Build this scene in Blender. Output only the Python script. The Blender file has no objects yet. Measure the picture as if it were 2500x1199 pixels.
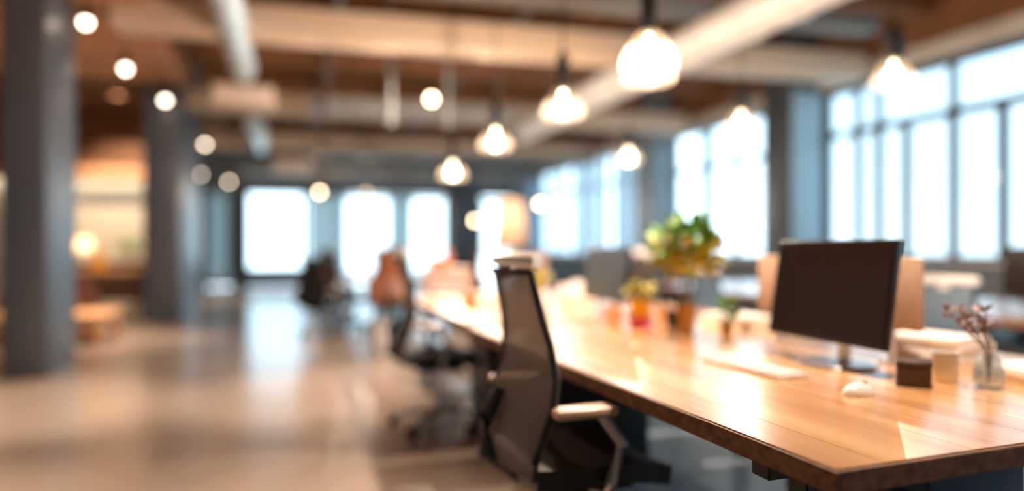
import bpy, bmesh, math, random
from mathutils import Vector, Matrix
random.seed(7)
S = bpy.context.scene
C = S.collection
PI = math.pi
R = math.radians

# ------------------------------------------------------------------ camera, sky, exposure
cam_d = bpy.data.cameras.new('camera')
cam = bpy.data.objects.new('camera', cam_d)
C.objects.link(cam)
cam.location = (0, 0, 1.15)
cam.rotation_euler = (R(90), 0, R(-18.43))
cam_d.sensor_width = 36
cam_d.lens = 36 * 1650 / 2500
cam_d.shift_y = 0.0022
cam_d.clip_start = 0.05
cam_d.clip_end = 500
cam_d.dof.use_dof = True
cam_d.dof.focus_distance = 1.52
cam_d.dof.aperture_fstop = 0.47
S.camera = cam
S.view_settings.view_transform = 'Standard'
S.view_settings.look = 'None'
S.view_settings.gamma = 1
S.view_settings.exposure = 0.45
S.view_settings.use_curve_mapping = False
S.cycles.use_denoising = True
S.cycles.max_bounces = 10
S.cycles.transparent_max_bounces = 24
S.cycles.caustics_reflective = False
S.cycles.sample_clamp_indirect = 8

SKY_NEAR, SKY_FAR = 1.9, 3.7
w = bpy.data.worlds.new('sky')
S.world = w
w.use_nodes = True
nt = w.node_tree
nt.nodes.clear()
N = nt.nodes.new
out = N('ShaderNodeOutputWorld')
bg = N('ShaderNodeBackground')
tc = N('ShaderNodeTexCoord')
dot = N('ShaderNodeVectorMath'); dot.operation = 'DOT_PRODUCT'
dot.inputs[1].default_value = (math.sin(R(12)), math.cos(R(12)), 0)      # hazy bright side of the sky
mr = N('ShaderNodeMapRange'); mr.interpolation_type = 'SMOOTHSTEP'
mr.inputs[1].default_value = 0.80; mr.inputs[2].default_value = 0.96
mr.inputs[3].default_value = SKY_NEAR; mr.inputs[4].default_value = SKY_FAR
sep = N('ShaderNodeSeparateXYZ')
cr = N('ShaderNodeValToRGB')
cr.color_ramp.elements[0].position = 0.0; cr.color_ramp.elements[0].color = (0.72, 0.89, 1.0, 1)
cr.color_ramp.elements[1].position = 0.55; cr.color_ramp.elements[1].color = (0.46, 0.76, 1.0, 1)
L = nt.links.new
L(tc.outputs['Generated'], dot.inputs[0]); L(dot.outputs['Value'], mr.inputs[0])
L(tc.outputs['Generated'], sep.inputs[0]); L(sep.outputs['Z'], cr.inputs[0])
L(cr.outputs[0], bg.inputs[0]); L(mr.outputs[0], bg.inputs[1]); L(bg.outputs[0], out.inputs[0])

WARM = (1.0, 0.77, 0.60)
SOFT = (1.0, 0.88, 0.76)

# ------------------------------------------------------------------ materials
def lin(c):
    c = c / 255
    return c / 12.92 if c <= 0.04045 else ((c + 0.055) / 1.055) ** 2.4
def rgb(r, g, b): return (lin(r), lin(g), lin(b), 1)

def mat(name, col, rough=0.5, metal=0.0, spec=0.5, noise=0.0, nscale=(6, 6, 6), col2=None, rand=0.0, bump=0.0, trans=0.0, emit=None, coat=0.0, nw=0.5):
    m = bpy.data.materials.new(name)
    m.use_nodes = True
    t = m.node_tree
    b = t.nodes['Principled BSDF']
    b.inputs['Base Color'].default_value = col
    b.inputs['Roughness'].default_value = rough
    b.inputs['Metallic'].default_value = metal
    b.inputs['Specular IOR Level'].default_value = spec
    b.inputs['Transmission Weight'].default_value = trans
    b.inputs['Coat Weight'].default_value = coat
    b.inputs['Coat Roughness'].default_value = 0.27
    if emit:
        b.inputs['Emission Color'].default_value = (*emit[0], 1)
        b.inputs['Emission Strength'].default_value = emit[1]
    last = None
    if col2 is not None or noise:
        co = t.nodes.new('ShaderNodeTexCoord')
        mp = t.nodes.new('ShaderNodeMapping'); mp.inputs['Scale'].default_value = nscale
        nz = t.nodes.new('ShaderNodeTexNoise'); nz.inputs['Scale'].default_value = 1.0; nz.inputs['Detail'].default_value = 5
        t.links.new(co.outputs['Object'], mp.inputs[0]); t.links.new(mp.outputs[0], nz.inputs[0])
        if rand:
            oi = t.nodes.new('ShaderNodeObjectInfo')
            ad = t.nodes.new('ShaderNodeVectorMath'); ad.operation = 'ADD'
            sc = t.nodes.new('ShaderNodeMath'); sc.operation = 'MULTIPLY'; sc.inputs[1].default_value = 37
            t.links.new(oi.outputs['Random'], sc.inputs[0])
            t.links.new(mp.outputs[0], ad.inputs[0]); t.links.new(sc.outputs[0], ad.inputs[1])
            t.links.new(ad.outputs[0], nz.inputs[0])
        rp = t.nodes.new('ShaderNodeValToRGB')
        rp.color_ramp.elements[0].position = nw - 0.2; rp.color_ramp.elements[1].position = nw + 0.2
        rp.color_ramp.elements[0].color = col
        rp.color_ramp.elements[1].color = col2 if col2 is not None else tuple(min(1, c * (1 + noise)) for c in col[:3]) + (1,)
        t.links.new(nz.outputs['Fac'], rp.inputs[0])
        last = rp.outputs[0]
        if rand:
            hs = t.nodes.new('ShaderNodeHueSaturation')
            m2 = t.nodes.new('ShaderNodeMapRange'); m2.inputs[3].default_value = 1 - rand; m2.inputs[4].default_value = 1 + rand
            t.links.new(oi.outputs['Random'], m2.inputs[0]); t.links.new(m2.outputs[0], hs.inputs['Value'])
            t.links.new(last, hs.inputs['Color']); last = hs.outputs[0]
        t.links.new(last, b.inputs['Base Color'])
        if bump:
            bp = t.nodes.new('ShaderNodeBump'); bp.inputs['Strength'].default_value = bump; bp.inputs['Distance'].default_value = 0.01
            t.links.new(nz.outputs['Fac'], bp.inputs['Height']); t.links.new(bp.outputs[0], b.inputs['Normal'])
    return m

def glass_mat(name, tint, gloss=0.06, rough=0.03, extra=None, extra_w=0.0):
    """thin glass: mostly see-through with a weak reflection; extra = a diffuse/translucent frosting colour"""
    m = bpy.data.materials.new(name); m.use_nodes = True
    t = m.node_tree; t.nodes.clear()
    o = t.nodes.new('ShaderNodeOutputMaterial')
    tr = t.nodes.new('ShaderNodeBsdfTransparent'); tr.inputs[0].default_value = tint
    gl = t.nodes.new('ShaderNodeBsdfGlossy'); gl.inputs['Roughness'].default_value = rough
    mx = t.nodes.new('ShaderNodeMixShader'); mx.inputs[0].default_value = gloss
    t.links.new(tr.outputs[0], mx.inputs[1]); t.links.new(gl.outputs[0], mx.inputs[2])
    last = mx
    if extra:
        tl = t.nodes.new('ShaderNodeBsdfTranslucent'); tl.inputs[0].default_value = extra
        df = t.nodes.new('ShaderNodeBsdfDiffuse'); df.inputs[0].default_value = extra
        m1 = t.nodes.new('ShaderNodeMixShader'); m1.inputs[0].default_value = 0.4
        t.links.new(tl.outputs[0], m1.inputs[1]); t.links.new(df.outputs[0], m1.inputs[2])
        m2 = t.nodes.new('ShaderNodeMixShader'); m2.inputs[0].default_value = extra_w
        t.links.new(mx.outputs[0], m2.inputs[1]); t.links.new(m1.outputs[0], m2.inputs[2]); last = m2
    t.links.new(last.outputs[0], o.inputs[0])
    return m

def bulb_mat(name, col, strength, clear=0.5):
    m = bpy.data.materials.new(name); m.use_nodes = True
    t = m.node_tree; t.nodes.clear()
    o = t.nodes.new('ShaderNodeOutputMaterial')
    tr = t.nodes.new('ShaderNodeBsdfTransparent')
    em = t.nodes.new('ShaderNodeEmission'); em.inputs[0].default_value = (*col, 1); em.inputs[1].default_value = strength
    mx = t.nodes.new('ShaderNodeMixShader'); mx.inputs[0].default_value = 1 - clear
    t.links.new(tr.outputs[0], mx.inputs[1]); t.links.new(em.outputs[0], mx.inputs[2]); t.links.new(mx.outputs[0], o.inputs[0])
    return m

M = {}
M['floor'] = mat('polished concrete', rgb(158, 142, 128), 0.22, spec=0.8, col2=rgb(178, 162, 146), nscale=(0.5, 0.5, 0.5))
M['cream'] = mat('cream plaster', rgb(208, 202, 182), 0.8, noise=0.08, nscale=(2, 2, 2))
M['grey_wall'] = mat('grey painted wall', rgb(112, 122, 130), 0.7, noise=0.06)
M['white_wall'] = mat('white painted wall', rgb(205, 207, 205), 0.7, noise=0.05)
M['blue_col'] = mat('slate painted pier', rgb(134, 152, 166), 0.34, spec=0.6, noise=0.1, nscale=(1, 1, 1))
M['daylit_blue'] = mat('pale blue daylight tint', rgb(168, 210, 232), 0.4, spec=0.5, noise=0.06, nscale=(1, 1, 1))  # daylight on the pier front, put into the colour
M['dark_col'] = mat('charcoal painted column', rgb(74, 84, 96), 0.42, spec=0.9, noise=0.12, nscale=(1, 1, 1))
M['deck'] = mat('brown timber deck', rgb(146, 104, 68), 0.65, col2=rgb(184, 138, 96), nscale=(8, 0.5, 8), rand=0.28)
M['board'] = mat('soffit timber board', rgb(172, 124, 84), 0.6, col2=rgb(194, 146, 104), nscale=(0.5, 8, 8), rand=0.12)
M['joist'] = mat('dark timber joist', rgb(116, 78, 50), 0.65, col2=rgb(150, 106, 72), nscale=(0.6, 8, 8), rand=0.2)
M['beam'] = mat('pale painted beam', rgb(224, 206, 184), 0.6, noise=0.08, nscale=(1, 4, 4))
M['duct'] = mat('pale galvanised duct', rgb(212, 217, 220), 0.42, metal=0.1, noise=0.1, nscale=(2, 2, 2))
M['duct_blue'] = mat('bright spiral duct', rgb(204, 230, 246), 0.32, metal=0.12, noise=0.06, nscale=(2, 2, 2))
M['pipe'] = mat('grey pipe paint', rgb(132, 138, 140), 0.5, metal=0.2, noise=0.1)
M['mullion'] = mat('dark window frame', rgb(52, 62, 70), 0.5, noise=0.1)
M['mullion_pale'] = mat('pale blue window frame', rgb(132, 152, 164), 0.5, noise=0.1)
M['pane'] = glass_mat('window glass', (0.93, 0.97, 0.98, 1))
M['curtain'] = glass_mat('sheer curtain', (0.85, 0.9, 0.9, 1), 0.0, 0.5, rgb(208, 217, 218), 0.78)
M['wood'] = mat('oak desk stave', rgb(186, 132, 80), 0.27, spec=0.7, col2=rgb(232, 186, 130), nscale=(8, 0.8, 16), rand=0.10, coat=1.0)
M['edge'] = mat('rough desk edge with shade', rgb(92, 56, 32), 0.6, col2=rgb(134, 92, 62), nscale=(40, 40, 60))  # rough dark end grain, plus the unlit side's shade in the colour
M['wood_dark'] = mat('dark wood edge', rgb(110, 66, 34), 0.5, col2=rgb(150, 98, 58), nscale=(30, 30, 30))
M['black_metal'] = mat('black powder coat', rgb(22, 23, 26), 0.45, noise=0.2)
M['black'] = mat('black plastic', rgb(20, 20, 22), 0.4, noise=0.2)
M['mesh'] = glass_mat('grey see-through chair mesh', (0.8, 0.78, 0.76, 1), 0.05, 0.4, rgb(108, 97, 91), 0.74)
M['mesh_blue'] = mat('blue grey chair mesh', rgb(84, 106, 124), 0.6, col2=rgb(100, 122, 140), nscale=(60, 60, 60))
M['leather'] = mat('brown leather', rgb(116, 66, 42), 0.45, col2=rgb(140, 84, 56), nscale=(9, 9, 9))
M['light_grey'] = mat('light grey plastic', rgb(226, 226, 226), 0.3, noise=0.05)
M['arm'] = mat('taupe arm pad', rgb(188, 164, 142), 0.35, noise=0.08)
M['chrome'] = mat('brushed aluminium', rgb(200, 202, 206), 0.28, metal=0.9, noise=0.05)
M['screen'] = mat('dark glossy screen', rgb(34, 24, 20), 0.16, spec=0.7, noise=0.1, nscale=(1, 1, 1))
M['screen_slate'] = mat('slate screen', rgb(74, 90, 104), 0.35, noise=0.1, nscale=(1, 1, 1))
M['bezel'] = mat('black bezel', rgb(16, 14, 14), 0.35, noise=0.1)
M['fabric_tan'] = mat('tan screen fabric', rgb(176, 146, 122), 0.85, col2=rgb(190, 160, 138), nscale=(50, 50, 50))
M['navy'] = mat('navy steel', rgb(34, 66, 94), 0.45, noise=0.1)
M['paper'] = mat('white paper', rgb(240, 236, 230), 0.7, noise=0.03)
M['white'] = mat('white ceramic', rgb(238, 234, 230), 0.25, noise=0.02)
M['dark_brown'] = mat('dark brown box', rgb(74, 54, 44), 0.5, noise=0.1)
M['yellow'] = mat('yellow ceramic', rgb(250, 184, 20), 0.35, noise=0.04)
M['pink'] = mat('pink ceramic', rgb(232, 70, 130), 0.35, noise=0.04)
M['orange'] = mat('orange woven', rgb(222, 140, 62), 0.6, noise=0.1)
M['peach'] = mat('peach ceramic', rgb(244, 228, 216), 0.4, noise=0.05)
M['terracotta'] = mat('ochre plant pot', rgb(150, 100, 30), 0.5, noise=0.1)
M['soil'] = mat('potting soil', rgb(58, 42, 30), 0.9, noise=0.3)
M['leaf'] = mat('green leaf', rgb(84, 140, 48), 0.5, col2=rgb(112, 160, 58), nscale=(20, 20, 20), rand=0.3)
M['leaf_y'] = mat('yellow green leaf', rgb(164, 160, 60), 0.5, col2=rgb(196, 184, 80), nscale=(20, 20, 20), rand=0.25)
M['leaf_dark'] = mat('dark green leaf', rgb(44, 74, 44), 0.5, col2=rgb(60, 92, 52), nscale=(20, 20, 20), rand=0.25)
M['stem'] = mat('brown stem', rgb(110, 92, 66), 0.7, noise=0.1)
M['twig'] = mat('grey purple dried twig', rgb(138, 122, 130), 0.7, noise=0.2)
M['glass'] = glass_mat('clear glassware', (0.92, 0.96, 0.97, 1), 0.16, 0.05, rgb(230, 240, 245), 0.22)
M['shade_glass'] = glass_mat('opal lamp glass', (1.0, 0.97, 0.93, 1), 0.10, 0.12, rgb(255, 240, 222), 0.06)
M['shade_clear'] = glass_mat('clear lamp glass', (1.0, 0.97, 0.94, 1), 0.03, 0.15, rgb(255, 240, 222), 0.012)
M['blind'] = glass_mat('pale blind fabric', (0.8, 0.9, 0.95, 1), 0.0, 0.5, rgb(206, 222, 232), 0.86)
M['bulb_soft'] = bulb_mat('soft bulb glow', (1.0, 0.8, 0.6), 3, 0.25)
M['shade_cream'] = glass_mat('cream lamp shade', (1, 0.95, 0.9, 1), 0.0, 0.5, rgb(246, 226, 204), 0.85)
M['bulb'] = bulb_mat('pendant bulb glow', (1.0, 0.78, 0.52), 20, 0.25)
M['globe'] = bulb_mat('globe bulb glow', (1.0, 0.72, 0.46), 20, 0.25)
M['spot'] = bulb_mat('spot lens glow', (1.0, 0.80, 0.62), 13, 0.25)
M['strip'] = bulb_mat('warm strip glow', (1.0, 0.93, 0.82), 24, 0.0)
M['floor_sheen'] = mat('pale blue carpet', rgb(190, 218, 238), 0.4, col2=rgb(206, 230, 246), nscale=(40, 40, 40))  # window light on the floor, put into the colour
M['cabinet'] = mat('dark walnut cabinet', rgb(84, 56, 40), 0.5, col2=rgb(108, 74, 52), nscale=(3, 3, 12))
M['pine'] = mat('warm pine top', rgb(222, 166, 116), 0.4, col2=rgb(236, 186, 138), nscale=(1, 10, 10))
M['sofa'] = mat('slate sofa fabric', rgb(72, 86, 98), 0.85, noise=0.15, nscale=(30, 30, 30))
M['taupe'] = mat('taupe grey casing', rgb(176, 156, 148), 0.5, noise=0.08)

# ------------------------------------------------------------------ helpers
def B(): return bmesh.new()
def box(bm, x0, x1, y0, y1, z0, z1, bev=0.0, seg=2):
    r = bmesh.ops.create_cube(bm, size=1)
    vs = r['verts']
    for v in vs:
        v.co = Vector(((x0 + x1) / 2 + v.co.x * (x1 - x0), (y0 + y1) / 2 + v.co.y * (y1 - y0), (z0 + z1) / 2 + v.co.z * (z1 - z0)))
    if bev:
        es = list({e for v in vs for e in v.link_edges})
        bmesh.ops.bevel(bm, geom=es, offset=bev, segments=seg, affect='EDGES', profile=0.5)
    return bm
def cyl(bm, p0, p1, r0, r1=None, n=16):
    p0, p1 = Vector(p0), Vector(p1)
    d = p1 - p0
    m = Matrix.Translation((p0 + p1) / 2) @ d.to_track_quat('Z', 'Y').to_matrix().to_4x4()
    bmesh.ops.create_cone(bm, cap_ends=True, segments=n, radius1=r0, radius2=r0 if r1 is None else r1, depth=d.length, matrix=m)
    return bm
def tube(bm, pts, r, n=10):
    """one continuous swept tube"""
    pts = [Vector(p) for p in pts]
    rings = []
    up = Vector((0, 0, 1))
    for i, p in enumerate(pts):
        d = (pts[min(i + 1, len(pts) - 1)] - pts[max(i - 1, 0)]).normalized()
        a = d.cross(up)
        if a.length < 1e-3: a = d.cross(Vector((1, 0, 0)))
        a.normalize(); b = a.cross(d)
        rr = r[i] if isinstance(r, (list, tuple)) else r
        rings.append([bm.verts.new(p + a * math.cos(2 * PI * k / n) * rr + b * math.sin(2 * PI * k / n) * rr) for k in range(n)])
    for i in range(len(rings) - 1):
        for k in range(n):
            bm.faces.new((rings[i][k], rings[i][(k + 1) % n], rings[i + 1][(k + 1) % n], rings[i + 1][k]))
    bm.faces.new(rings[0][::-1]); bm.faces.new(rings[-1])
    return bm
def lathe(bm, prof, n=24, c=(0, 0, 0)):
    rings = []
    for r, z in prof:
        if r < 1e-5: rings.append([bm.verts.new((c[0], c[1], c[2] + z))])
        else: rings.append([bm.verts.new((c[0] + r * math.cos(2 * PI * k / n), c[1] + r * math.sin(2 * PI * k / n), c[2] + z)) for k in range(n)])
    for a, b in zip(rings, rings[1:]):
        for k in range(n):
            k2 = (k + 1) % n
            if len(a) == 1 and len(b) == 1: continue
            if len(a) == 1: bm.faces.new((a[0], b[k2], b[k]))
            elif len(b) == 1: bm.faces.new((a[k], a[k2], b[0]))
            else: bm.faces.new((a[k], a[k2], b[k2], b[k]))
    return bm
def sphere(bm, c, r, u=16, v=10):
    bmesh.ops.create_uvsphere(bm, u_segments=u, v_segments=v, radius=r, matrix=Matrix.Translation(c))
    return bm
def slab(bm, rows, th):
    """surface from a grid of points, thickened along its normals"""
    g = [[bm.verts.new(p) for p in r] for r in rows]
    for i in range(len(g) - 1):
        for j in range(len(g[0]) - 1):
            bm.faces.new((g[i][j], g[i][j + 1], g[i + 1][j + 1], g[i + 1][j]))
    bmesh.ops.recalc_face_normals(bm, faces=bm.faces)
    bmesh.ops.solidify(bm, geom=bm.faces[:], thickness=th)
    return bm
def ob(name, bm, m, parent=None, loc=None, smooth=None):
    me = bpy.data.meshes.new(name)
    bmesh.ops.recalc_face_normals(bm, faces=bm.faces)
    bm.to_mesh(me); bm.free()
    me.materials.append(M[m] if isinstance(m, str) else m)
    o = bpy.data.objects.new(name, me)
    C.objects.link(o)
    if parent: o.parent = parent
    if loc: o.location = loc
    if smooth is None: smooth = 40
    if smooth:
        me.shade_smooth()
        me.set_sharp_from_angle(angle=R(smooth))
    return o
def share(src, parent, loc=(0, 0, 0), rot=(0, 0, 0), scale=(1, 1, 1)):
    o = src.copy(); C.objects.link(o); o.parent = parent
    o.location = loc; o.rotation_euler = rot; o.scale = scale
    return o
def tag(o, label, cat, group=None):
    o['label'] = label; o['category'] = cat
    if group: o['group'] = group
    return o
def thing(name, label, cat, loc=(0, 0, 0), rz=0, group=None):
    o = bpy.data.objects.new(name, None); C.objects.link(o)
    o.empty_display_size = 0.1
    o.location = loc; o.rotation_euler = (0, 0, rz)
    return tag(o, label, cat, group)
def struct(name, bm, m, parent=None, smooth=None):
    o = ob(name, bm, m, parent, smooth=smooth)
    if parent is None: o['kind'] = 'structure'
    return o
def dup(root, loc, rz=None, label=None, scale=None):
    r = root.copy(); C.objects.link(r); r.location = loc
    if rz is not None: r.rotation_euler = (0, 0, rz)
    if label: r['label'] = label
    if scale: r.scale = (scale,) * 3
    for ch in list(root.children):
        c = ch.copy(); C.objects.link(c); c.parent = r
        for g in list(ch.children):
            d = g.copy(); C.objects.link(d); d.parent = c
    return r
def light(name, kind, power, loc, col=WARM, parent=None, size=None, rot=None, blend=0.85):
    d = bpy.data.lights.new(name, kind)
    d.energy = power; d.color = col; d.shadow_soft_size = 0.0
    if kind == 'SPOT':
        d.spot_size = R(size or 80); d.spot_blend = blend
    o = bpy.data.objects.new(name, d); C.objects.link(o)
    o.location = loc
    if rot: o.rotation_euler = rot
    if parent: o.parent = parent
    return o

XR, YB, XL, YF, ZC = 7.6, 21.2, -7.0, -3.0, 4.4      # right / back / left / front planes, ceiling

# ------------------------------------------------------------------ room shell
flo = struct('floor', box(B(), XL - .3, XR + .3, YF - .3, YB + .3, -0.2, 0), 'floor')
ob('sheen', box(B(), 1.3, 3.75, .9, 5.7, -.01, .003), 'floor_sheen', flo)  # thin added sheet standing in for window light reflected under the desk
ceil = struct('ceiling', box(B(), XL - .3, XR + .3, YF - .3, YB + .3, ZC + 0.04, ZC + 0.3), 'deck')
pw = 0.30
pl = ob('plank', box(B(), -pw / 2 + .006, pw / 2 - .006, YF, YB, 0, 0.035), 'deck', ceil, (XL + pw / 2, 0, ZC))
for i in range(1, int((XR - XL) / pw)):
    share(pl, ceil, (XL + pw / 2 + i * pw, 0, ZC + random.uniform(0, .004)))
SK = R(-4.5)                                        # cross beams run a few degrees off square
def cross(name, y, x0, x1, z0, z1, dep, m, parent, bev=0.01):
    o = ob(name, box(B(), x0 - 3, x1 - 3, -dep / 2, dep / 2, z0, z1, bev), m, parent, (3, y, 0))
    o.rotation_euler = (0, 0, SK)
    return o
for y in (7.62, 11.95, 16.3):
    cross('beam', y, -1.7 if y < 12 else -6.5, 7.45, 3.42, 3.76, 0.34, 'beam', ceil)
j0 = cross('joist', 4.7, -1.35, 7.4, 3.98, 4.4, 0.16, 'joist', ceil)
for y in (5.7, 6.6, 8.8, 9.8, 10.8, 13.0, 14.0, 15.1, 17.4, 18.5, 19.6):
    share(j0, ceil, (3, y, 0), (0, 0, SK))
j1 = ob('joist', box(B(), -7, -1.75, -.08, .08, 3.98, 4.4, .01), 'joist', ceil, (0, 12.6, 0))
for y in (13.5, 14.4, 15.3):
    share(j1, ceil, (0, y, 0))
# dropped timber soffit over the left bay
sof = struct('trim_1', box(B(), XL, -1.42, 2.0, 11.42, 3.69, ZC), 'joist')
bd = ob('board', box(B(), XL, -1.40, .004, .156, 3.65, 3.69, .004, 1), 'board', sof, (0, 2.0, 0))
for i in range(1, 59):
    share(bd, sof, (0, 2.0 + i * .16, random.uniform(-.003, .003)))

# back wall: header, end pieces and full-height glazing
wb = struct('wall_back', box(B(), XL, XR, YB, YB + .25, 2.79, ZC), 'grey_wall')
for a, b in ((XL, -2.18), (5.83 - .3, 6.05), (7.3, XR)):
    ob('pier', box(B(), a, b, YB, YB + .25, 0, 2.79), 'grey_wall', wb)
ob('pier', box(B(), -1.52, -1.10, YB - .1, YB + .25, 0, 2.79), 'mullion', wb)
ob('pier', box(B(), 4.86, 5.52, YB - .35, YB + .25, 0, 3.9, .01), 'dark_col', wb)

def window(name, axis, plane, a0, a1, z0, z1, cuts, trans, fm='mullion', inner=None, dep=.1, th=.07):
    """glazed opening: outer frame, mullions, transoms and one pane per opening. axis 'x' runs along x at y=plane, 'y' along y at x=plane"""
    def bx(p, q, r, s, d=dep):
        bm = B()
        if axis == 'x': box(bm, p, q, plane, plane + d, r, s, .006, 1)
        else: box(bm, plane, plane + d, p, q, r, s, .006, 1)
        return bm
    e = bpy.data.objects.new(name, None); C.objects.link(e); e['kind'] = 'structure'
    fr = ob('frame', bx(a0, a1, z0, z0 + th), fm, e)
    ob('frame', bx(a0, a1, z1 - th, z1), fm, e)
    ob('frame', bx(a0, a0 + th, z0 + th, z1 - th), fm, e); ob('frame', bx(a1 - th, a1, z0 + th, z1 - th), fm, e)
    zs = [z0 + th] + trans + [z1 - th]
    xs = [a0 + th] + cuts + [a1 - th]
    for t in trans: ob('transom', bx(a0 + th, a1 - th, t - th / 2, t + th / 2), fm, e)
    for i in range(len(zs) - 1):
        za, zb = zs[i] + (th / 2 if i else 0), zs[i + 1] - (th / 2 if i < len(zs) - 2 else 0)
        cc = cuts if (inner is None or i == 0) else inner
        for c in cc: ob('mullion', bx(c - th / 2.2, c + th / 2.2, za, zb), fm if i == 0 else 'mullion_pale', e)  # upper mullions take the paler colour for the light on them
        xx = [a0 + th] + list(cc) + [a1 - th]
        for p, q in zip(xx, xx[1:]):
            bm = B()
            if axis == 'x': box(bm, p, q, plane + .04, plane + .048, za, zb)
            else: box(bm, plane + .04, plane + .048, p, q, za, zb)
            g = bm
            vs = None
            ob('pane', g, 'pane', e, smooth=0)
    return e
window('window_1', 'x', YB + .05, -2.18, -1.52, .05, 2.79, [-1.92, -1.66], [])
window('window_2', 'x', YB + .05, -1.10, .50, .12, 2.79, [], [], th=.05)
window('window_3', 'x', YB + .05, .50, 1.54, .12, 2.79, [1.06], [])
window('window_4', 'x', YB + .05, 1.54, 4.86, .12, 2.75, [2.3, 3.05, 3.67], [])
window('window_5', 'x', YB + .05, 6.05, 7.3, .9, 2.7, [6.6], [])

# right wall: sill, header and three glazed bays between piers
wr = struct('wall_right', box(B(), XR, XR + .25, YF, YB, 0, .95), 'grey_wall')
ob('header', box(B(), XR - .04, XR + .25, YF, YB, 3.48, 3.70, .008), 'white_wall', wr)
ob('upper_boarding', box(B(), XR, XR + .25, YF, YB, 3.70, ZC), 'joist', wr)
ob('sill', box(B(), XR - .1, XR, 3.9, YB, .95, .99, .008), 'light_grey', wr)
def pier(y0, y1, m='blue_col', x0=XR - .54):
    return struct('column', box(B(), x0, XR + .2, y0, y1, 0, ZC, .012), m)
p1 = pier(8.15, 8.78, 'dark_col')  # darker than the other piers: shade of its aisle side in the colour
ob('daylit_front', box(B(), XR - .53, XR + .02, 8.13, 8.15, .02, 3.47, .004, 1), 'daylit_blue', p1)  # thin added slab standing in for daylight on the pier's front face
pier(12.3, 12.9); pier(3.3, 3.9); pier(20.75, 21.2)
window('window_6', 'y', XR + .05, -1.5, 3.3, .95, 3.48, [0, 1.5], [2.8])
window('window_7', 'y', XR + .05, 3.9, 8.15, .95, 3.48, [4.35, 4.9, 5.5, 6.10, 6.76, 7.2, 7.55], [2.8], inner=[4.9, 6.10, 7.2, 7.55], th=.10)
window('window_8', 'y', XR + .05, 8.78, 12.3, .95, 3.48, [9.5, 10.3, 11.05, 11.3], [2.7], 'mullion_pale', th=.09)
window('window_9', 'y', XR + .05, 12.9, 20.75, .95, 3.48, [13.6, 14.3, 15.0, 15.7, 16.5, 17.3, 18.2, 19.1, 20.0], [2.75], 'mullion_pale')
bl = thing('vertical_blind', 'pale vertical blind over the far right-hand windows beyond the slate pier', 'blind', (XR - .06, 12.95, 1.02))
ob('head_rail', box(B(), -.03, .03, 0, 7.75, 2.36, 2.41, .005, 1), 'light_grey', bl)
sl = ob('slat', box(B(), -.002, .002, 0, .15, 0, 2.36), 'blind', bl, (0, .02, 0))
for i in range(1, 41):
    if i % 7 != 3: share(sl, bl, (0, .02 + i * .188, 0), (0, 0, R(random.uniform(-14, 14))))
# left, front and partition walls
struct('wall_left', box(B(), XL - .25, XL, YF, YB, 0, ZC), 'white_wall')
struct('wall_front', box(B(), XL, XR, YF - .25, YF, 0, ZC), 'grey_wall')
pt = struct('wall_alcove', box(B(), XL, -2.1, 16.0, 16.15, 0, 2.78), 'cream')
ub = None
for i in range(8):
    if ub is None: ub = ob('board', box(B(), XL, -2.1, 15.97, 16.12, .004, .196, .004, 1), 'joist', pt, (0, 0, 2.78))
    else: share(ub, pt, (0, 0, 2.78 + i * .2))
struct('trim_2', box(B(), XL, -2.1, 15.52, 15.72, 2.50, 2.80, .01), 'board')
t = thing('added_strip', 'unseen warm light strip added behind the alcove header to brighten the cream wall', 'light', (-4.2, 15.86, 2.6))  # added light source, not visible itself; brightens the alcove wall
ob('profile', box(B(), -1.9, 1.9, -.02, .02, .012, .04), 'chrome', t)
ob('diffuser', box(B(), -1.88, 1.88, -.016, .016, 0, .012), 'strip', t)

# free-standing columns on the left
struct('column', box(B(), -2.37, -2.04, 7.03, 7.95, 0, 3.65, .01), 'dark_col')
struct('column', box(B(), -2.07, -1.56, 11.5, 14.1, 0, ZC, .01), 'dark_col')

# ------------------------------------------------------------------ overhead services
def duct(label, x, y0, y1, z, r, m, n_rib):
    t = thing('ventilation_duct', label, 'duct', (x, 0, z))
    ob('duct_pipe', cyl(B(), (0, y0, 0), (0, y1, 0), r, n=32), m, t)
    k = None
    for i in range(n_rib):
        y = y0 + (i + .5) * (y1 - y0) / n_rib
        if k is None: k = ob('rib', cyl(B(), (0, -.03, 0), (0, .03, 0), r + .015, n=32), m, t, (0, y, 0))
        else: share(k, t, (0, y, 0))
    h = None
    for i in range(3):
        y = y0 + (i + .5) * (y1 - y0) / 3
        if h is None: h = ob('hanger', tube(B(), [(0, 0, r - .01), (0, 0, ZC - z)], .008), 'pipe', t, (0, y, 0))
        else: share(h, t, (0, y, 0))
    return t
duct('thick white ribbed duct running into the room above the long desks, near the windows', 3.95, 3.0, 11.3, 3.22, .20, 'duct', 14)
duct('narrow bright blue-white duct at the upper left, ending over a boxy vent', -.54, 4.2, 9.7, 3.5, .15, 'duct_blue', 6)
duct('short far white duct below and behind the upper left vent box', -.55, 13.2, 15.6, 3.38, .17, 'duct_blue', 3)
def vent(label, x, y, z, sx, sy, sz):
    t = thing('vent_box', label, 'vent', (x, y, z))
    ob('housing', box(B(), -sx / 2, sx / 2, 0, sy, 0, sz, .02), 'beam', t)
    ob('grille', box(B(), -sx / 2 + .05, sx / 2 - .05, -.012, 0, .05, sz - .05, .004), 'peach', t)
    ob('hanger', tube(B(), [(0, sy / 2, sz), (0, sy / 2, ZC - z)], .01), 'pipe', t)
vent('peach-lit rectangular vent box at the end of the narrow upper left duct', -.55, 9.72, 3.06, .78, .45, .28)
vent('small far peach vent box right of the short white duct', .12, 16.8, 3.0, .9, .4, .26)
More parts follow.
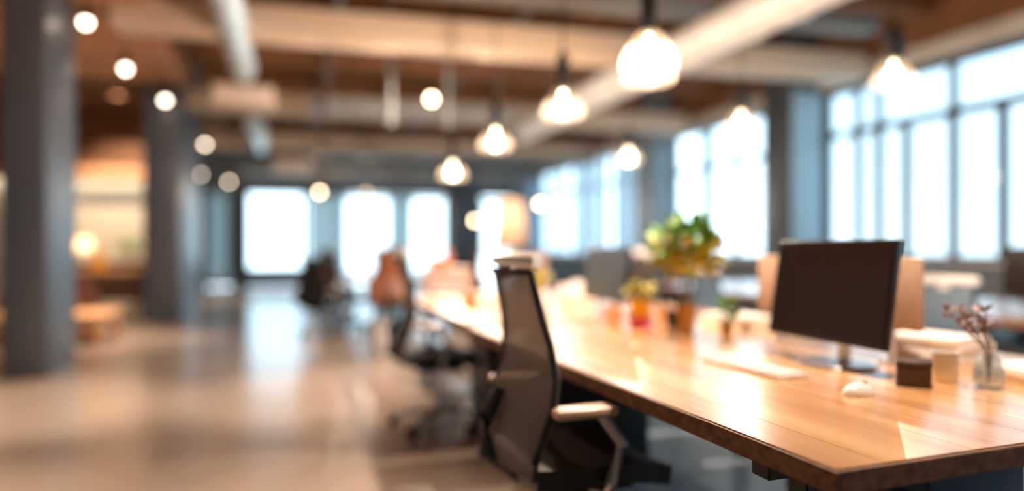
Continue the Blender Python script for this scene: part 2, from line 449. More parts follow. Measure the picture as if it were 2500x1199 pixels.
def pipe(label, pts, r, m='pipe', name='ceiling_pipe'):
    t = thing(name, label, 'pipe')
    ob('pipe_run', tube(B(), pts, r, 12), m, t)
    for p in (pts[0], pts[-1]):
        ob('bracket', box(B(), p[0] - r * 1.5, p[0] + r * 1.5, p[1] - r * 1.5, p[1] + r * 1.5, p[2] - r * 1.4, p[2] + r * 1.4, .005, 1), m, t)
    return t
def tray(label, x0, x1, y, z, h, d):
    t = thing('cable_tray', label, 'cable tray', (3, y, z), SK)
    ob('tray_bottom', box(B(), x0 - 3, x1 - 3, 0, d, 0, .02), 'pipe', t)
    ob('tray_side', box(B(), x0 - 3, x1 - 3, -.02, 0, 0, h), 'pipe', t)
    ob('tray_side', box(B(), x0 - 3, x1 - 3, d, d + .02, 0, h), 'pipe', t)
    for x in (x0 + .3, x1 - .3):
        ob('hanger', tube(B(), [(x - 3, -.01, h - .01), (x - 3, -.01, ZC - z)], .012), 'pipe', t)
tray('grey cable tray high above the nearest pale beam', 1.0, 6.9, 6.72, 3.82, .16, .3)
tray('grey cable tray hanging left of the middle lit bulb', .3, 3.5, 10.3, 3.22, .16, .25)
tray('long bluish cable tray near the far glazed wall', -1.2, 6.8, 18.0, 3.02, .2, .3)
tray('pale cable tray crossing between the second and third beams', .5, 6.6, 14.2, 3.05, .16, .3)
pipe('dark thick drop pole hanging from the ceiling over the far aisle', [(.5, 10.3, 4.36), (.5, 10.3, 2.15)], .031, 'dark_brown', 'drop_pole')
pipe('pale thin drop pole hanging right of the dark pole', [(1.25, 8.6, 4.36), (1.25, 8.6, 2.75)], .03, 'pipe', 'drop_pole')
pipe('pale thin drop pole over the end of the long desks', [(2.15, 9.3, 4.36), (2.15, 9.3, 2.9)], .03, 'pipe', 'drop_pole')
pipe('grey pipe under the deck along the left of the white duct', [(2.9, 3.0, 4.15), (2.9, 20.8, 4.15)], .05)
pipe('grey pipe under the deck between white duct and windows', [(5.6, 3.0, 4.0), (5.6, 20.8, 4.0)], .06)
pipe('grey pipe under the deck over the aisle', [(.6, 5.0, 4.1), (.6, 20.8, 4.1)], .05)

# ------------------------------------------------------------------ lamps
def pendant(label, x, y, z, power, big=True, k_op=False, glow='bulb'):
    """z = bulb centre"""
    t = thing('pendant_lamp', label, 'lamp', (x, y, z), group='pendant lamps over the desks')
    ob('cord', tube(B(), [(0, 0, .3), (0, 0, ZC - z)], .006, 6), 'black', t)
    sr = .04 if big else .075
    s = ob('socket', lathe(B(), [(0, .38), (sr * .5, .38), (sr, .34), (sr * 1.05, .17), (sr * .9, .12), (.02, .115), (0, .11)], 20), 'black', t)
    gm = 'shade_glass' if (k_op or not big) else 'shade_clear'
    prof = [(.045, .13), (.06, .125), (.10, .07), (.135, .0), (.142, -.04), (.138, -.055)]
    if not big: prof = [(q * 1.05, zz) for q, zz in prof]
    bm = lathe(B(), prof + [(q - .004, zz) for q, zz in prof[::-1]] + [prof[0]], 32)
    ob('lamp_shade', bm, gm, t)
    if k_op:
        pr2 = [(.130, -.056), (.136, -.075), (.134, -.115), (.122, -.13)]
        ob('inner_shade', lathe(B(), pr2 + [(q - .004, zz) for q, zz in pr2[::-1]] + [pr2[0]], 32), 'shade_clear', t)
    bm = sphere(B(), (0, 0, 0), .05 if big else .06)
    cyl(bm, (0, 0, .03), (0, 0, .115), .018, .014, 12)
    ob('bulb', bm, glow, t)
    light('bulb_light', 'POINT', power, (0, 0, -.07), WARM if big else SOFT, parent=t)
    return t
PA, PB = 92, 14
pendant('pendant lamp over the near end of the first long desk', 1.77, 1.55, 2.12, PA)
pendant('largest glass pendant lamp with a bright bulb, left of the near windows', 1.77, 3.08, 2.13, PA, True, True)
pendant('glass pendant lamp at the end of the white ribbed duct', 1.77, 4.22, 2.09, PA)
pendant('glass pendant lamp third from the largest along the first desk row', 1.77, 5.78, 2.09, PA)
pendant('small pendant lamp in front of the dark far pier', 1.77, 7.42, 1.99, PA)
pendant('far pendant lamp low over the glazed back wall', 1.77, 16.2, 2.42, 14, glow='bulb_soft')
pendant('pendant lamp with black socket, rightmost, against the near windows', 4.3, 3.89, 2.42, PB, False)
pendant('pendant lamp with black socket left of the dark window pier', 4.3, 5.67, 2.38, PB, False)
pendant('pendant lamp with orange glow beside the far slate pier', 4.3, 8.01, 2.34, PB, False)

def globe(label, x, y, z, power):
    t = thing('globe_lamp', label, 'lamp', (x, y, z), group='bare globe bulbs')
    ob('cord', tube(B(), [(0, 0, .09), (0, 0, ZC - z)], .005, 6), 'black', t)
    ob('socket', lathe(B(), [(0, .12), (.02, .12), (.024, .05), (0, .045)], 14), 'black', t)
    ob('bulb', sphere(B(), (0, 0, 0), .05), 'globe', t)
    light('bulb_light', 'POINT', power, (0, 0, -.06), parent=t)
globe('bare globe bulb high in the middle of the room', 1.71, 8.3, 3.0, 60)
globe('left one of two adjacent globe bulbs before the right windows', 5.2, 13.7, 2.1, 25)
globe('right paler one of two adjacent globe bulbs before the right windows', 5.45, 13.3, 2.1, 12)
globe('low globe bulb just right of the dark far pier', 3.97, 14.5, 1.75, 25)
globe('far globe bulb above the narrow panes of the back wall', .76, 17.1, 2.5, 40)

def spot(label, x, y, z, power, size=48, tilt=0):
    t = thing('ceiling_spotlight', label, 'spotlight', (x, y, z), group='spotlights along the left aisle')
    top = 3.65 if y < 11.4 else ZC
    ob('rod', tube(B(), [(0, 0, .14), (0, 0, top - z)], .008, 6), 'black', t)
    ob('can', lathe(B(), [(0, .15), (.045, .15), (.05, .14), (.05, .02), (.043, .02), (.043, .03), (0, .03)], 18), 'black', t)
    ob('bulb', sphere(B(), (0, 0, 0), .045), 'spot', t)
    light('spot_light', 'SPOT', power, (0, 0, -.06), parent=t, size=size, rot=(R(tilt), 0, 0), col=(1, .75, .57))
SP = 420
spot('spotlight under the soffit, out of the frame, nearest', -1.8, 3.2, 3.35, SP)
spot('spotlight under the soffit, out of the frame, second', -1.85, 5.7, 3.35, SP)
spot('white spotlight beside the near dark column, upper left corner', -1.86, 7.57, 3.35, 60)
spot('second spotlight from the upper left corner under the timber soffit', -1.88, 9.38, 3.35, SP)
spot('spotlight in front of the second dark column', -1.72, 11.2, 3.35, 30)
spot('spotlight just right of the second dark column', -1.65, 15.7, 3.35, 120)
spot('farthest round spotlight left of the white far window', -1.5, 20.0, 2.96, 120)
spot('dim spotlight half hidden by the second dark column', -2.0, 18.0, 2.94, 60)
spot('hidden spotlight added above the soffit edge to light the small pine table', -2.65, 12.15, 4.1, 450, 60)  # added lamp, behind the soffit edge, to brighten the pine table
spot('spotlight added under the soffit to light the low pine coffee table, hidden by the near column', -2.75, 9.6, 3.5, 300, 50)  # added lamp, screened by the column, to brighten the coffee table
spot('hidden spotlight added high between the alcove joists to wash the cream wall', -3.0, 13.9, 4.2, 640, 75, 38)  # added lamp between the joists, to brighten the alcove wall
spot('spotlight over the middle of the aisle, out of the frame', .4, 5.6, 3.5, SP)
spot('spotlight over the near aisle, out of the frame', .1, 2.5, 3.5, SP * .6)

# ------------------------------------------------------------------ desks
def desk(label, x0, x1, y0, y1, group):
    t = thing('desk', label, 'desk', ((x0 + x1) / 2, (y0 + y1) / 2, 0), group=group)
    W, D = x1 - x0, y1 - y0
    n = round(W / .125)
    sw = W / n
    top = ob('tabletop', box(B(), -W / 2 + .01, W / 2 - .01, -D / 2 + .01, D / 2 - .01, .69, .70), 'wood_dark', t)
    for i in range(n):
        xa = -W / 2 + i * sw
        k = 1 if D < 1.5 else 2
        cut = [-D / 2] + ([random.uniform(-.5, .5) * D * .6] if k == 2 else []) + [D / 2]
        for a, b in zip(cut, cut[1:]):
            s = ob('stave', box(B(), xa + .0002, xa + sw - .0002, a + .0002, b - .0002, .70, .74 + random.uniform(-.0004, 0), .0006, 1), 'wood', top)
    for sx in (-1, 1):
        ob('shaded_edge_strip', box(B(), sx * (W / 2 + .006) - .006, sx * (W / 2 + .006) + .006, -D / 2 - .012, D / 2 + .012, .693, .7375, .003, 1), 'edge', t)  # added dark strip: rough wood, with side shade in its colour
        ob('shaded_edge_strip', box(B(), -W / 2, W / 2, sx * (D / 2 + .006) - .006, sx * (D / 2 + .006) + .006, .693, .7375, .003, 1), 'edge', t)
    for sx in (-1, 1):
        for sy in (-1, 1):
            x, y = sx * (W / 2 - .22), sy * (D / 2 - .3)
            ob('leg', box(B(), x - .03, x + .03, y - .03, y + .03, 0, .62, .004, 1), 'black_metal', t)
    for sy in (-1, 1):
        y = sy * (D / 2 - .3)
        ob('cross_rail', box(B(), -W / 2 + .08, W / 2 - .08, y - .03, y + .03, .62, .69, .004, 1), 'black_metal', t)
    ob('long_rail', box(B(), -.03, .03, -D / 2 + .33, D / 2 - .33, .63, .68, .004, 1), 'black_metal', t)
    return t
desk('near oak desk in the right foreground with a thick butcher-block top', .93, 2.62, 1.02, 3.42, 'long oak desks').rotation_euler = (0, 0, R(1.6))
desk('second oak desk in line behind the foreground desk', .93, 2.62, 3.52, 6.0, 'long oak desks')
desk('far oak desk behind the second desk near the glazed back wall', .95, 2.55, 9.2, 12.9, 'long oak desks')
desk('oak desk by the right-hand windows, near one', 3.9, 5.4, 1.6, 4.17, 'long oak desks')
desk('oak desk by the right-hand windows, beyond the near one', 3.9, 5.4, 4.21, 7.0, 'long oak desks')

def pedestal(label, x, y, m, sx, sy, h=.6, rz=0):
    t = thing('drawer_pedestal', label, 'cabinet', (x, y, 0), rz)
    ob('body', box(B(), -sx / 2, sx / 2, -sy / 2, sy / 2, .04, h, .008), m, t)
    ob('plinth', box(B(), -sx / 2 + .03, sx / 2 - .03, -sy / 2 + .03, sy / 2 - .03, 0, .04), 'black', t)
    hz = (h - .06) / 3
    for i in range(3):
        d = ob('drawer', box(B(), -sx / 2 - .018, -sx / 2, -sy / 2 + .01, sy / 2 - .01, .055 + i * hz, .045 + (i + 1) * hz, .004, 1), m, t)
        ob('handle', box(B(), -sx / 2 - .035, -sx / 2 - .018, -.07, .07, .055 + (i + .7) * hz, .068 + (i + .7) * hz, .003, 1), 'black_metal', d)
pedestal('tall black drawer cabinet under the second desk, nearer one', 1.5, 3.22, 'black', .5, .36)
pedestal('tall black drawer cabinet under the second desk, farther one', 1.55, 4.45, 'black', .5, .8)
pedestal('navy steel drawer cabinet under the near end of the foreground desk', 2.0, 1.8, 'navy', .4, .6)

# ------------------------------------------------------------------ chairs
def chair(label, fm='mesh', hm='light_grey'):
    t = thing('office_chair', label, 'chair', group='office chairs at the desks')
    prof = [(.47, -.285, .23), (.53, -.295, .262), (.60, -.272, .27), (.68, -.235, .258), (.76, -.212, .232), (.85, -.218, .20), (.94, -.236, .175), (1.02, -.255, .165), (1.075, -.268, .165)]
    rows = []
    for z, x, hw in prof:
        rows.append([(x + .045 * (2 * abs(j / 8 - .5)) ** 2, hw * (j / 4 - 1), z) for j in range(9)])
    ob('backrest', slab(B(), rows, .018), fm, t, smooth=60)
    ed = [r[0] for r in rows] + [rows[-1][j] for j in range(1, 8)] + [r[8] for r in rows[::-1]]
    ob('back_frame', tube(B(), ed, .011, 8), 'black', t)
    hr = [[(x + .035 * (2 * abs(j / 8 - .5)) ** 2, .185 * (j / 4 - 1), z) for j in range(9)] for z, x in ((1.085, -.235), (1.105, -.228), (1.125, -.23), (1.14, -.238))]
    ob('headrest', slab(B(), hr, .035), hm, t, smooth=60)
    ob('headrest_post', box(B(), -.262, -.238, -.03, .03, 1.05, 1.12, .004, 1), 'light_grey', t)
    ob('back_support', tube(B(), [(-.06, 0, .40), (-.2, 0, .42), (-.31, 0, .5), (-.305, 0, .62), (-.26, 0, .70)], [.035, .035, .032, .028, .02], 10), 'black', t)
    st = []
    for i in range(7):
        u = i / 6
        x = -.22 + .47 * u
        hw = .235 * (1 - .12 * (2 * u - 1) ** 2)
        st.append([(x, hw * (j / 4 - 1), .475 - .035 * max(0, u - .7) / .3 + .012 * abs(j / 4 - 1) ** 2) for j in range(9)])
    ob('seat', slab(B(), st, .06), 'black', t, smooth=60)
    ob('seat_pan', box(B(), -.15, .15, -.14, .14, .37, .415, .01), 'black', t)
    for s in (-1, 1):
        a = ob('armrest', box(B(), -.20, .0, s * .275 - .04, s * .275 + .04, .655, .685, .012), 'arm', t)
        ob('arm_post', tube(B(), [(0, s * .12, .39), (.0, s * .24, .40), (-.005, s * .27, .45), (.03, s * .275, .56), (-.04, s * .275, .655)], .018, 10), 'chrome', t)
    ob('gas_lift', lathe(B(), [(0, .11), (.028, .11), (.028, .25), (.018, .25), (.018, .37), (0, .37)], 16), 'chrome', t)
    hub = ob('base_hub', lathe(B(), [(0, .075), (.045, .075), (.05, .09), (.045, .12), (0, .13)], 16), 'black', t)
    for k in range(5):
        a = 2 * PI * k / 5 + .3
        c, s = math.cos(a), math.sin(a)
        sp = ob('base_spoke', tube(B(), [(.03 * c, .03 * s, .1), (.18 * c, .18 * s, .085), (.30 * c, .30 * s, .065)], [.022, .018, .013], 8), 'chrome', t)
        bm = B()
        for q in (-.016, .016):
            o = Vector((.30 * c - q * s, .30 * s + q * c, .028))
            n = Vector((-s, c, 0)) * .009
            cyl(bm, o - n, o + n, .028, n=14)
        cyl(bm, (.30 * c + .017 * s, .30 * s - .017 * c, .03), (.30 * c - .017 * s, .30 * s + .017 * c, .03), .01, n=10)
        cyl(bm, (.30 * c, .30 * s, .03), (.30 * c, .30 * s, .07), .008, n=10)
        ob('caster', bm, 'black', sp)
    return t
c0 = chair('mesh-back office chair with light headrest, nearest, pushed under the foreground desk')
c0.location = (.915, 2.09, 0); c0.rotation_euler = (0, 0, R(2))
dup(c0, (.93, 4.3, 0), R(-6), 'second mesh-back office chair along the left side of the desks')
dup(c0, (.82, 9.75, 0), R(6), 'mesh-back office chair at the far desk, nearer the camera')
dup(c0, (.80, 12.2, 0), R(-12), 'mesh-back office chair at the far desk, near the bright far windows')
dup(c0, (2.74, 5.2, 0), R(180), 'mesh-back office chair on the window side of the second desk, far end')
cb = chair('blue-grey office chair on the window side of the foreground desk', 'mesh_blue', 'light_grey')
cb.location = (3.12, 2.62, -0); cb.rotation_euler = (0, 0, R(200))
cb.scale = (.92, .92, .88)
dup(cb, (3.42, 4.75, 0), R(8), 'blue-grey office chair behind the small potted tree')
dup(cb, (3.46, 6.2, 0), R(-10), 'blue-grey office chair beyond the potted tree, farther along the window desk')
ck = chair('black office chair at the right edge, before the near windows', 'black', 'black')
ck.location = (3.50, 2.55, 0); ck.rotation_euler = (0, 0, R(-14)); ck.scale = (.92, .92, .90)
ck.location = (5.75, 4.0, 0); ck.rotation_euler = (0, 0, R(170))
dup(ck, (5.72, 2.9, 0), R(186), 'black office chair farthest right on the window side')
dup(ck, (5.7, 5.9, 0), R(176), 'black office chair on the window side behind the dark monitor')
cl = chair('brown leather office chair on the aisle at the far desk', 'leather', 'leather')
cl.location = (.78, 10.95, 0); cl.rotation_euler = (0, 0, R(14))
dup(cl, (1.25, 8.72, 0), R(84), 'brown leather office chair at the near end of the far desk')
dup(ck, (.42, 9.1, 0), R(50), 'black office chair standing in the aisle beside the far desk')
dup(cl, (2.75, 10.6, 0), R(184), 'brown leather office chair on the window side of the far desk')

# ------------------------------------------------------------------ things on the desks
TZ = .7405
def monitor(label, x, y, rz, wd, ht, z0, sm, tilt=9):
    """screen faces local -x"""
    t = thing('monitor', label, 'monitor', (x, y, TZ), rz)
    tl = R(tilt)
    def rot(bm):
        bmesh.ops.rotate(bm, verts=bm.verts, cent=(0, 0, z0), matrix=Matrix.Rotation(tl, 3, 'Y'))
        return bm
    ob('casing', rot(box(B(), 0, .03, -wd / 2, wd / 2, z0, z0 + ht, .006)), 'bezel', t)
    ob('screen', rot(box(B(), -.003, 0, -wd / 2 + .008, wd / 2 - .008, z0 + .012, z0 + ht - .008)), sm, t)
    ob('stand', tube(B(), [(.11, 0, .015), (.11, 0, z0 * .9), (.075, 0, z0 + ht * .4)], [.024, .022, .018], 10), 'chrome', t)
    ob('stand_base', lathe(B(), [(0, 0), (.125, 0), (.13, .006), (.125, .012), (0, .014)], 32, (.08, 0, 0)), 'chrome', t)
    return t
monitor('large dark glossy monitor on the foreground desk, right of the potted tree', 1.75, 1.885, 0, .53, .355, .087, 'screen')
monitor('slate-coloured monitor on the second desk behind the yellow pot', 1.84, 3.78, 0, .56, .33, .087, 'screen_slate', 7)
monitor('grey monitor on the second desk behind the white box', 1.95, 5.15, R(-10), .5, .3, .087, 'taupe', 4)
monitor('dark monitor on the window desk, seen past the foreground monitor', 4.6, 3.0, R(8), .55, .33, .087, 'screen', 5)
monitor('dark monitor on the window desk, behind the potted tree', 4.5, 5.0, 0, .55, .33, .087, 'screen', 5)

def divider(label, y0, y1, x=2.06):
    t = thing('desk_divider', label, 'divider', (x, (y0 + y1) / 2, TZ))
    h = (y1 - y0) / 2
    ob('panel', box(B(), -.015, .015, -h, h, .12, .375, .008), 'fabric_tan', t)
    for s in (-1, 1):
        ob('foot', box(B(), -.05, .05, s * (h - .12) - .015, s * (h - .12) + .015, 0, .012, .003, 1), 'chrome', t)
        ob('post', box(B(), -.008, .008, s * (h - .12) - .012, s * (h - .12) + .012, .01, .13, .002, 1), 'chrome', t)
divider('tan fabric desk divider behind the dark monitor', 1.75, 2.58)
divider('tan fabric desk divider at the right edge of the picture', 1.06, 1.40, 2.10)

def paper_stack(label, x, y, rz, sx, sy, n, group=None):
    t = thing('paper_stack', label, 'paper', (x, y, TZ), rz)
    for i in range(n):
        dx, dy = random.uniform(-.008, .008), random.uniform(-.008, .008)
        ob('ream', box(B(), -sx / 2 + dx, sx / 2 + dx, -sy / 2 + dy, sy / 2 + dy, i * .022, i * .022 + .0215, .002, 1), 'paper', t)
paper_stack('tall white paper stack right of the dark monitor', 2.30, 1.88, R(10), .22, .26, 4)
paper_stack('white paper stack at the right edge of the foreground desk', 2.19, 1.46, R(-8), .2, .24, 2)
paper_stack('white paper stack on the second desk left of the near chair back', 1.45, 5.0, R(12), .3, .22, 3)
paper_stack('white paper stack beside the small plant on the foreground desk', 2.22, 2.95, R(0), .22, .3, 3)
paper_stack('flat white sheets on the second desk, far left corner', 1.2, 5.3, R(30), .22, .3, 1)

t = thing('storage_box', 'small dark brown lidded box in front of the tall white papers', 'box', (1.78, 1.54, TZ), R(-48))
ob('body', box(B(), -.045, .045, -.045, .045, 0, .058, .003, 1), 'dark_brown', t)
ob('lid', box(B(), -.047, .047, -.047, .047, .0585, .076, .004, 1), 'dark_brown', t)
t = thing('tissue_box', 'white box with open slot on the second desk before the grey monitor', 'box', (2.05, 4.62, TZ), R(-20))
ob('body', box(B(), -.13, .13, -.07, .07, 0, .13, .008), 'paper', t)
ob('tissue', box(B(), -.04, .04, -.012, .012, .13, .165, .01), 'paper', t)
t = thing('keyboard', 'white keyboard in front of the dark monitor', 'keyboard', (1.50, 1.93, TZ))
ob('body', box(B(), -.06, .06, -.20, .20, 0, .012, .004, 1), 'light_grey', t)
k0 = ob('key', box(B(), -.008, .008, -.008, .008, .012, .018, .002, 1), 'white', t, (-.045, -.185, 0))
for i in range(5):
    for j in range(19):
        if i or j: share(k0, t, (-.045 + i * .0215, -.185 + j * .0205, 0))
t = thing('mouse', 'white computer mouse lying right of the keyboard', 'mouse', (1.52, 1.49, TZ), R(10))
bm = B(); sphere(bm, (0, 0, 0), 1, 20, 12)
for v in bm.verts:
    v.co = Vector((v.co.x * .055, v.co.y * .032, max(0, v.co.z) * .032))
ob('shell', bm, 'white', t)
ob('scroll_wheel', cyl(B(), (.028, -.004, .025), (.028, .004, .025), .009, n=12), 'black', t)
def mug(label, x, y, m, rz=0, s=1.0):
    t = thing('mug', label, 'mug', (x, y, TZ), rz)
    ob('cup', lathe(B(), [(0, 0), (.032 * s, 0), (.038 * s, .01), (.04 * s, .09 * s), (.037 * s, .09 * s), (.034 * s, .012), (0, .01)], 24), m, t)
    ob('handle', tube(B(), [(.037 * s, 0, .075 * s), (.062 * s, 0, .07 * s), (.066 * s, 0, .04 * s), (.055 * s, 0, .022 * s), (.037 * s, 0, .02 * s)], .006, 8), m, t)
mug('white mug between the dark brown box and the glass vase', 1.93, 1.56, 'white', R(30))
mug('peach mug left of the yellow pot', 1.66, 3.26, 'peach', R(200), 1.15)
mug('peach mug right of the yellow pot', 1.93, 3.18, 'peach', R(-60), 1.2)
mug('black mug right of the yellow pot, in front of the peach one', 1.88, 3.02, 'black', R(-50), .95)
mug('orange mug on the far corner of the second desk', 1.2, 4.5, 'orange', R(50), 1.1)

def leaf_mesh(m, s=1.0):
    bm = B()
    c = []
    for k, (x, w_) in enumerate(((0, .004), (.3, .28), (.6, .3), (.85, .15), (1, .0))):
        z = .18 * math.sin(x * 2.4)
        c.append([bm.verts.new((x * s, -w_ * s, z * s - .04 * s)), bm.verts.new((x * s, 0, z * s)), bm.verts.new((x * s, w_ * s, z * s - .04 * s))])
    for a, b in zip(c, c[1:]):
        for q in (0, 1): bm.faces.new((a[q], a[q + 1], b[q + 1], b[q]))
    return bm
def plant(label, x, y, z, pot_r, pot_h, pm, centre, rad, n, lsize, mats, stems=3, name='potted_plant', rz=0, pot=None):
    t = thing(name, label, 'plant', (x, y, z), rz)
    prof = pot or [(pot_r * .72, 0), (pot_r * .95, pot_h * .82), (pot_r * 1.05, pot_h * .82), (pot_r * 1.08, pot_h)]
    p = lathe(B(), [(0, 0)] + prof + [(prof[-1][0] - .008, pot_h), (prof[-1][0] - .01, pot_h * .9), (0, pot_h * .9)], 28)
    ob('pot', p, pm, t)
    ob('soil', cyl(B(), (0, 0, pot_h * .9), (0, 0, pot_h * .93), prof[-1][0] - .012, n=20), 'soil', t)
    cz = centre
    for k in range(stems):
        a = 2 * PI * k / max(1, stems) + .4
        ob('stem', tube(B(), [(.012 * math.cos(a), .012 * math.sin(a), pot_h * .9), (.02 * math.cos(a), .02 * math.sin(a), (pot_h + cz) / 2), (rad[0] * .3 * math.cos(a), rad[0] * .3 * math.sin(a), cz + rad[1] * .3)], [.006, .005, .003], 6), 'stem', t)
    src = {}
    for i in range(n):
        while True:
            p = Vector((random.uniform(-1, 1), random.uniform(-1, 1), random.uniform(-1, 1)))
            if p.length < 1: break
        q = Vector((p.x * rad[0], p.y * rad[0], cz + p.z * rad[1]))
        f = (p.z + 1) / 2
        mm = mats[0] if (len(mats) == 1 or f + random.uniform(-.25, .25) > .58) else mats[1]
        az = math.atan2(p.y, p.x) + random.uniform(-.8, .8)
        rot = (random.uniform(-.6, .6), random.uniform(-.9, .5), az)
        if mm not in src: src[mm] = ob('leaf', leaf_mesh(mm, lsize), mm, t, q); src[mm].rotation_euler = rot
        else: share(src[mm], t, q, rot, (random.uniform(.75, 1.2),) * 3)
    return t
plant('small potted tree with green top and yellow lower leaves in an ochre pot', 1.805, 2.79, TZ, .048, .14, 'terracotta', .40, (.14, .155), 300, .078, ['leaf', 'leaf_y'], 4)
plant('little green plant in a brown pot right of the potted tree', 1.98, 2.72, TZ, .035, .06, 'terracotta', .115, (.045, .055), 46, .04, ['leaf'], 3)
t = plant('plant in a bright yellow pot with pink base on the foreground desk', 1.74, 3.12, TZ, .05, .14, 'yellow', .185, (.06, .05), 60, .045, ['leaf_y'], 3, pot=[(.046, 0), (.05, .02), (.052, .14)])
ob('pot_band', lathe(B(), [(.0475, 0.001), (.0545, .002), (.0555, .052), (.0515, .053)], 28), 'pink', t)
plant('yellow flowering plant on the second desk, just right of the near chair headrest', 1.62, 4.3, TZ, .04, .08, 'orange', .18, (.07, .1), 60, .05, ['leaf_y'], 3)
plant('dark green plant in a tall grey floor pot behind the far desk', 1.85, 13.4, 0, .16, .42, 'light_grey', .95, (.22, .26), 90, .13, ['leaf_dark'], 4, 'floor_plant')

# glass vase with dried twigs
t = thing('vase', 'clear glass vase holding grey dried twigs at the right', 'vase', (1.955, 1.44, TZ))
ob('glass_body', lathe(B(), [(0, 0), (.03, 0), (.04, .015), (.042, .05), (.03, .085), (.018, .10), (.021, .115), (.018, .115), (.015, .10), (.027, .083), (.038, .05), (.036, .018), (0, .01)], 28), 'glass', t)
for k in range(9):
    a, lean = random.uniform(0, 2 * PI), random.uniform(.02, .09)
    dx, dy = lean * math.cos(a) - .02, lean * math.sin(a) + .03
    st = ob('twig', tube(B(), [(0.004 * math.cos(a), .004 * math.sin(a), .015), (.008 * math.cos(a), .008 * math.sin(a), .11), (dx * .6, dy * .6, .17), (dx, dy, .22 + random.uniform(-.03, .03))], [.002, .002, .0018, .001], 5), 'twig', t)
    l0 = None
    for j in range(5):
        f = .4 + .15 * j
        q = (dx * f, dy * f, .11 + .11 * f)
        rt = (random.uniform(-1, 1), random.uniform(-1.4, -.2), random.uniform(0, 6.28))
        if l0 is None: l0 = ob('leaf', leaf_mesh('twig', .03), 'twig', st, q); l0.rotation_euler = rt
        else: share(l0, st, q, rt)

# things at the far end of the second desk
t = thing('printer', 'taupe grey desktop printer on the far end of the second desk', 'printer', (1.32, 5.75, TZ), R(-8))
ob('body', box(B(), -.2, .2, -.17, .17, 0, .2, .02), 'taupe', t)
ob('lid', box(B(), -.2, .2, -.17, .17, .2, .24, .015), 'taupe', t)
ob('paper_tray', box(B(), -.14, .14, -.26, -.171, .04, .055, .004, 1), 'light_grey', t)
t = thing('basket', 'round orange woven basket on top of the taupe printer', 'basket', (1.26, 5.76, TZ + .2405))
ob('bowl', lathe(B(), [(0, 0), (.07, 0), (.1, .03), (.115, .08), (.108, .08), (.094, .035), (.065, .008), (0, .008)], 28), 'orange', t)
ob('handle', tube(B(), [(.11 * math.cos(q), 0, .075 + .09 * math.sin(q)) for q in [PI * i / 10 for i in range(11)]], .007, 8), 'orange', t)
# floor lamp with tall cream shade, behind the near chair
t = thing('floor_lamp', 'floor lamp with a tall cream tapered shade behind the near chair', 'lamp', (3.14, 9.5, 0))
ob('base', lathe(B(), [(0, 0), (.16, 0), (.16, .015), (.02, .03), (0, .03)], 28), 'black', t)
ob('pole', cyl(B(), (0, 0, .02), (0, 0, 1.5), .014), 'black', t)
pr = [(.25, 1.17), (.18, 1.86)]
ob('lamp_shade', lathe(B(), pr + [(r - .004, z) for r, z in pr[::-1]] + [pr[0]], 32), 'shade_cream', t)
ob('shade_rim', lathe(B(), [(.235, 1.12), (.255, 1.12), (.255, 1.17), (.235, 1.17), (.235, 1.12)], 32), 'black', t)
ob('bulb', sphere(B(), (0, 0, 1.54), .04), 'bulb_soft', t)
light('bulb_light', 'POINT', 5, (0, 0, 1.62), parent=t)

t = thing('waste_bin', 'pale blue-white waste bin standing in the aisle left of the desks', 'bin', (.98, 7.5, 0))
ob('bucket', lathe(B(), [(0, 0), (.1, 0), (.13, .34), (.122, .34), (.095, .01), (0, .01)], 28), 'light_grey', t)
ob('rim', lathe(B(), [(.122, .335), (.138, .335), (.138, .352), (.122, .352), (.122, .335)], 28), 'chrome', t)

# ------------------------------------------------------------------ far end of the room
def curtain(label, x0, x1):
    bm = B()
    n = 40
    rows = []
    for z in (.06, 1.4, 2.72):
        rows.append([(x0 + (x1 - x0) * i / n, .03 * math.sin(i * 1.5), z) for i in range(n + 1)])
    slab(bm, rows, .004)
    o = thing('curtain', label, 'curtain', (0, YB - .15, 0))
    ob('cloth', bm, 'curtain', o)
    ob('rail', cyl(B(), (x0 - .04, 0, 2.74), (x1 + .04, 0, 2.74), .012), 'pipe', o)
curtain('narrow pale sheer curtain between the second column and the dark pier', -2.16, -1.56)
curtain('pale sheer curtain right of the wide white far window', .60, 1.72)
curtain('pale sheer curtain at the middle of the glazed back wall', 3.0, 3.75)
t = thing('sofa', 'low slate sofa in front of the wide white far window', 'sofa', (-.35, 19.9, 0))
ob('base', box(B(), -.95, .95, -.4, .4, .08, .3, .03), 'sofa', t)
for s in (-1, 1):
    ob('seat_cushion', box(B(), s * .4 - .38, s * .4 + .38, -.38, .28, .3, .42, .04), 'sofa', t)
    ob('armrest', box(B(), s * .87 - .09, s * .87 + .09, -.4, .4, .3, .5, .03), 'sofa', t)
    for q in (-1, 1): ob('leg', cyl(B(), (s * .85, q * .3, 0), (s * .85, q * .3, .09), .02), 'black', t)
ob('backrest', box(B(), -.78, .78, .24, .4, .3, .58, .04), 'sofa', t)
t = thing('stool', 'small round brown stool left of the slate sofa', 'stool', (-1.55, 17.2, 0))
ob('seat', lathe(B(), [(0, .4), (.17, .4), (.19, .43), (.17, .46), (0, .465)], 24), 'leather', t)
for k in range(4):
    a = PI / 4 + k * PI / 2
    ob('leg', cyl(B(), (.16 * math.cos(a), .16 * math.sin(a), 0), (.1 * math.cos(a), .1 * math.sin(a), .41), .014), 'black', t)

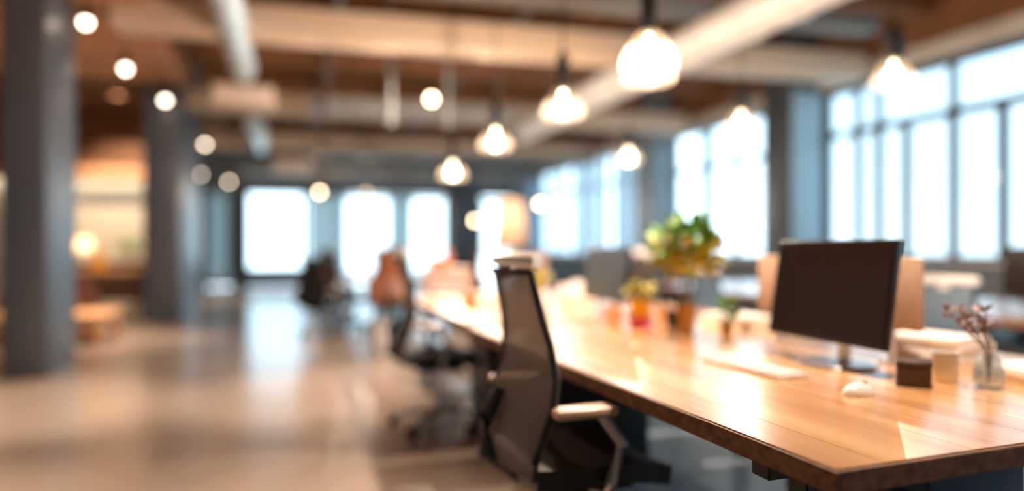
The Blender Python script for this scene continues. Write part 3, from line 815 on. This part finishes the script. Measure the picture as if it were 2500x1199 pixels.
# ------------------------------------------------------------------ alcove behind the left columns
t = thing('sideboard', 'dark walnut sideboard against the cream alcove wall', 'cabinet', (-3.75, 15.2, 0))
ob('body', box(B(), -1.3, 1.3, -.25, .25, .1, .84, .008), 'cabinet', t)
ob('top', box(B(), -1.32, 1.32, -.27, .26, .84, .88, .006, 1), 'cabinet', t)
for i in range(4):
    d = ob('door', box(B(), -1.28 + i * .64, -.66 + i * .64, -.268, -.25, .13, .82, .004, 1), 'cabinet', t)
    ob('knob', sphere(B(), (-.74 + i * .64, -.285, .5), .016, 10, 8), 'chrome', d)
for sx in (-1, 1):
    for sy in (-1, 1): ob('leg', cyl(B(), (sx * 1.2, sy * .18, 0), (sx * 1.2, sy * .18, .1), .02), 'black', t)
t = thing('table_lamp', 'glowing table lamp on the walnut sideboard beside the near column', 'lamp', (-3.78, 15.3, .88))
ob('base', lathe(B(), [(0, 0), (.07, 0), (.075, .015), (.03, .05), (.05, .12), (.02, .2), (.008, .24), (0, .24)], 24), 'peach', t)
pr = [(.15, .22), (.1, .46)]
ob('lamp_shade', lathe(B(), pr + [(r - .004, z) for r, z in pr[::-1]] + [pr[0]], 32), 'shade_cream', t)
ob('bulb', sphere(B(), (0, 0, .31), .035), 'bulb_soft', t)
light('bulb_light', 'POINT', 28, (0, 0, .33), parent=t, col=(1, .86, .62))
plant('dark green plant on the right end of the walnut sideboard', -2.95, 15.2, .88, .07, .1, 'orange', .3, (.2, .16), 70, .1, ['leaf'], 3)
t = thing('high_table', 'small pine-topped table in the alcove, left of the second column', 'table', (-2.62, 12.1, 0))
ob('tabletop', box(B(), -.45, .45, -.3, .3, .74, .80, .008), 'pine', t)
for sx in (-1, 1):
    for sy in (-1, 1): ob('leg', cyl(B(), (sx * .38, sy * .24, 0), (sx * .38, sy * .24, .74), .018), 'black', t)
t = thing('vase', 'round yellow vase on the small pine-topped table', 'vase', (-2.78, 12.05, .8005))
ob('body', lathe(B(), [(0, 0), (.05, 0), (.1, .06), (.11, .11), (.09, .17), (.04, .21), (.04, .24), (.032, .24), (.032, .21), (.08, .165), (.1, .11), (.09, .065), (.045, .01), (0, .01)], 28), 'yellow', t)
ob('flower', sphere(B(), (0, 0, .29), .06, 12, 8), 'yellow', t)
ob('stem', cyl(B(), (0, 0, .05), (0, 0, .26), .006), 'leaf', t)
t = thing('coffee_table', 'low pine coffee table lit warmly between the two left columns', 'table', (-2.75, 9.6, 0))
ob('tabletop', box(B(), -.7, .7, -.5, .5, .30, .36, .01), 'pine', t)
ob('shelf', box(B(), -.62, .62, -.42, .42, .10, .13, .005, 1), 'pine', t)
for sx in (-1, 1):
    for sy in (-1, 1): ob('leg', box(B(), sx * .64 - .03, sx * .64 + .03, sy * .44 - .03, sy * .44 + .03, 0, .3, .004, 1), 'pine', t)
t = thing('armchair', 'brown leather armchair behind the low pine coffee table', 'chair', (-3.1, 10.95, 0), R(180))
ob('seat', box(B(), -.36, .36, -.1, .42, .2, .44, .05), 'leather', t)
ob('backrest', box(B(), -.4, .4, -.3, -.1, .2, .78, .05), 'leather', t)
for s in (-1, 1):
    ob('armrest', box(B(), s * .44 - .07, s * .44 + .07, -.28, .4, .2, .58, .04), 'leather', t)
    for q in (-.22, .34): ob('leg', cyl(B(), (s * .4, q, 0), (s * .4, q, .21), .02), 'black', t)
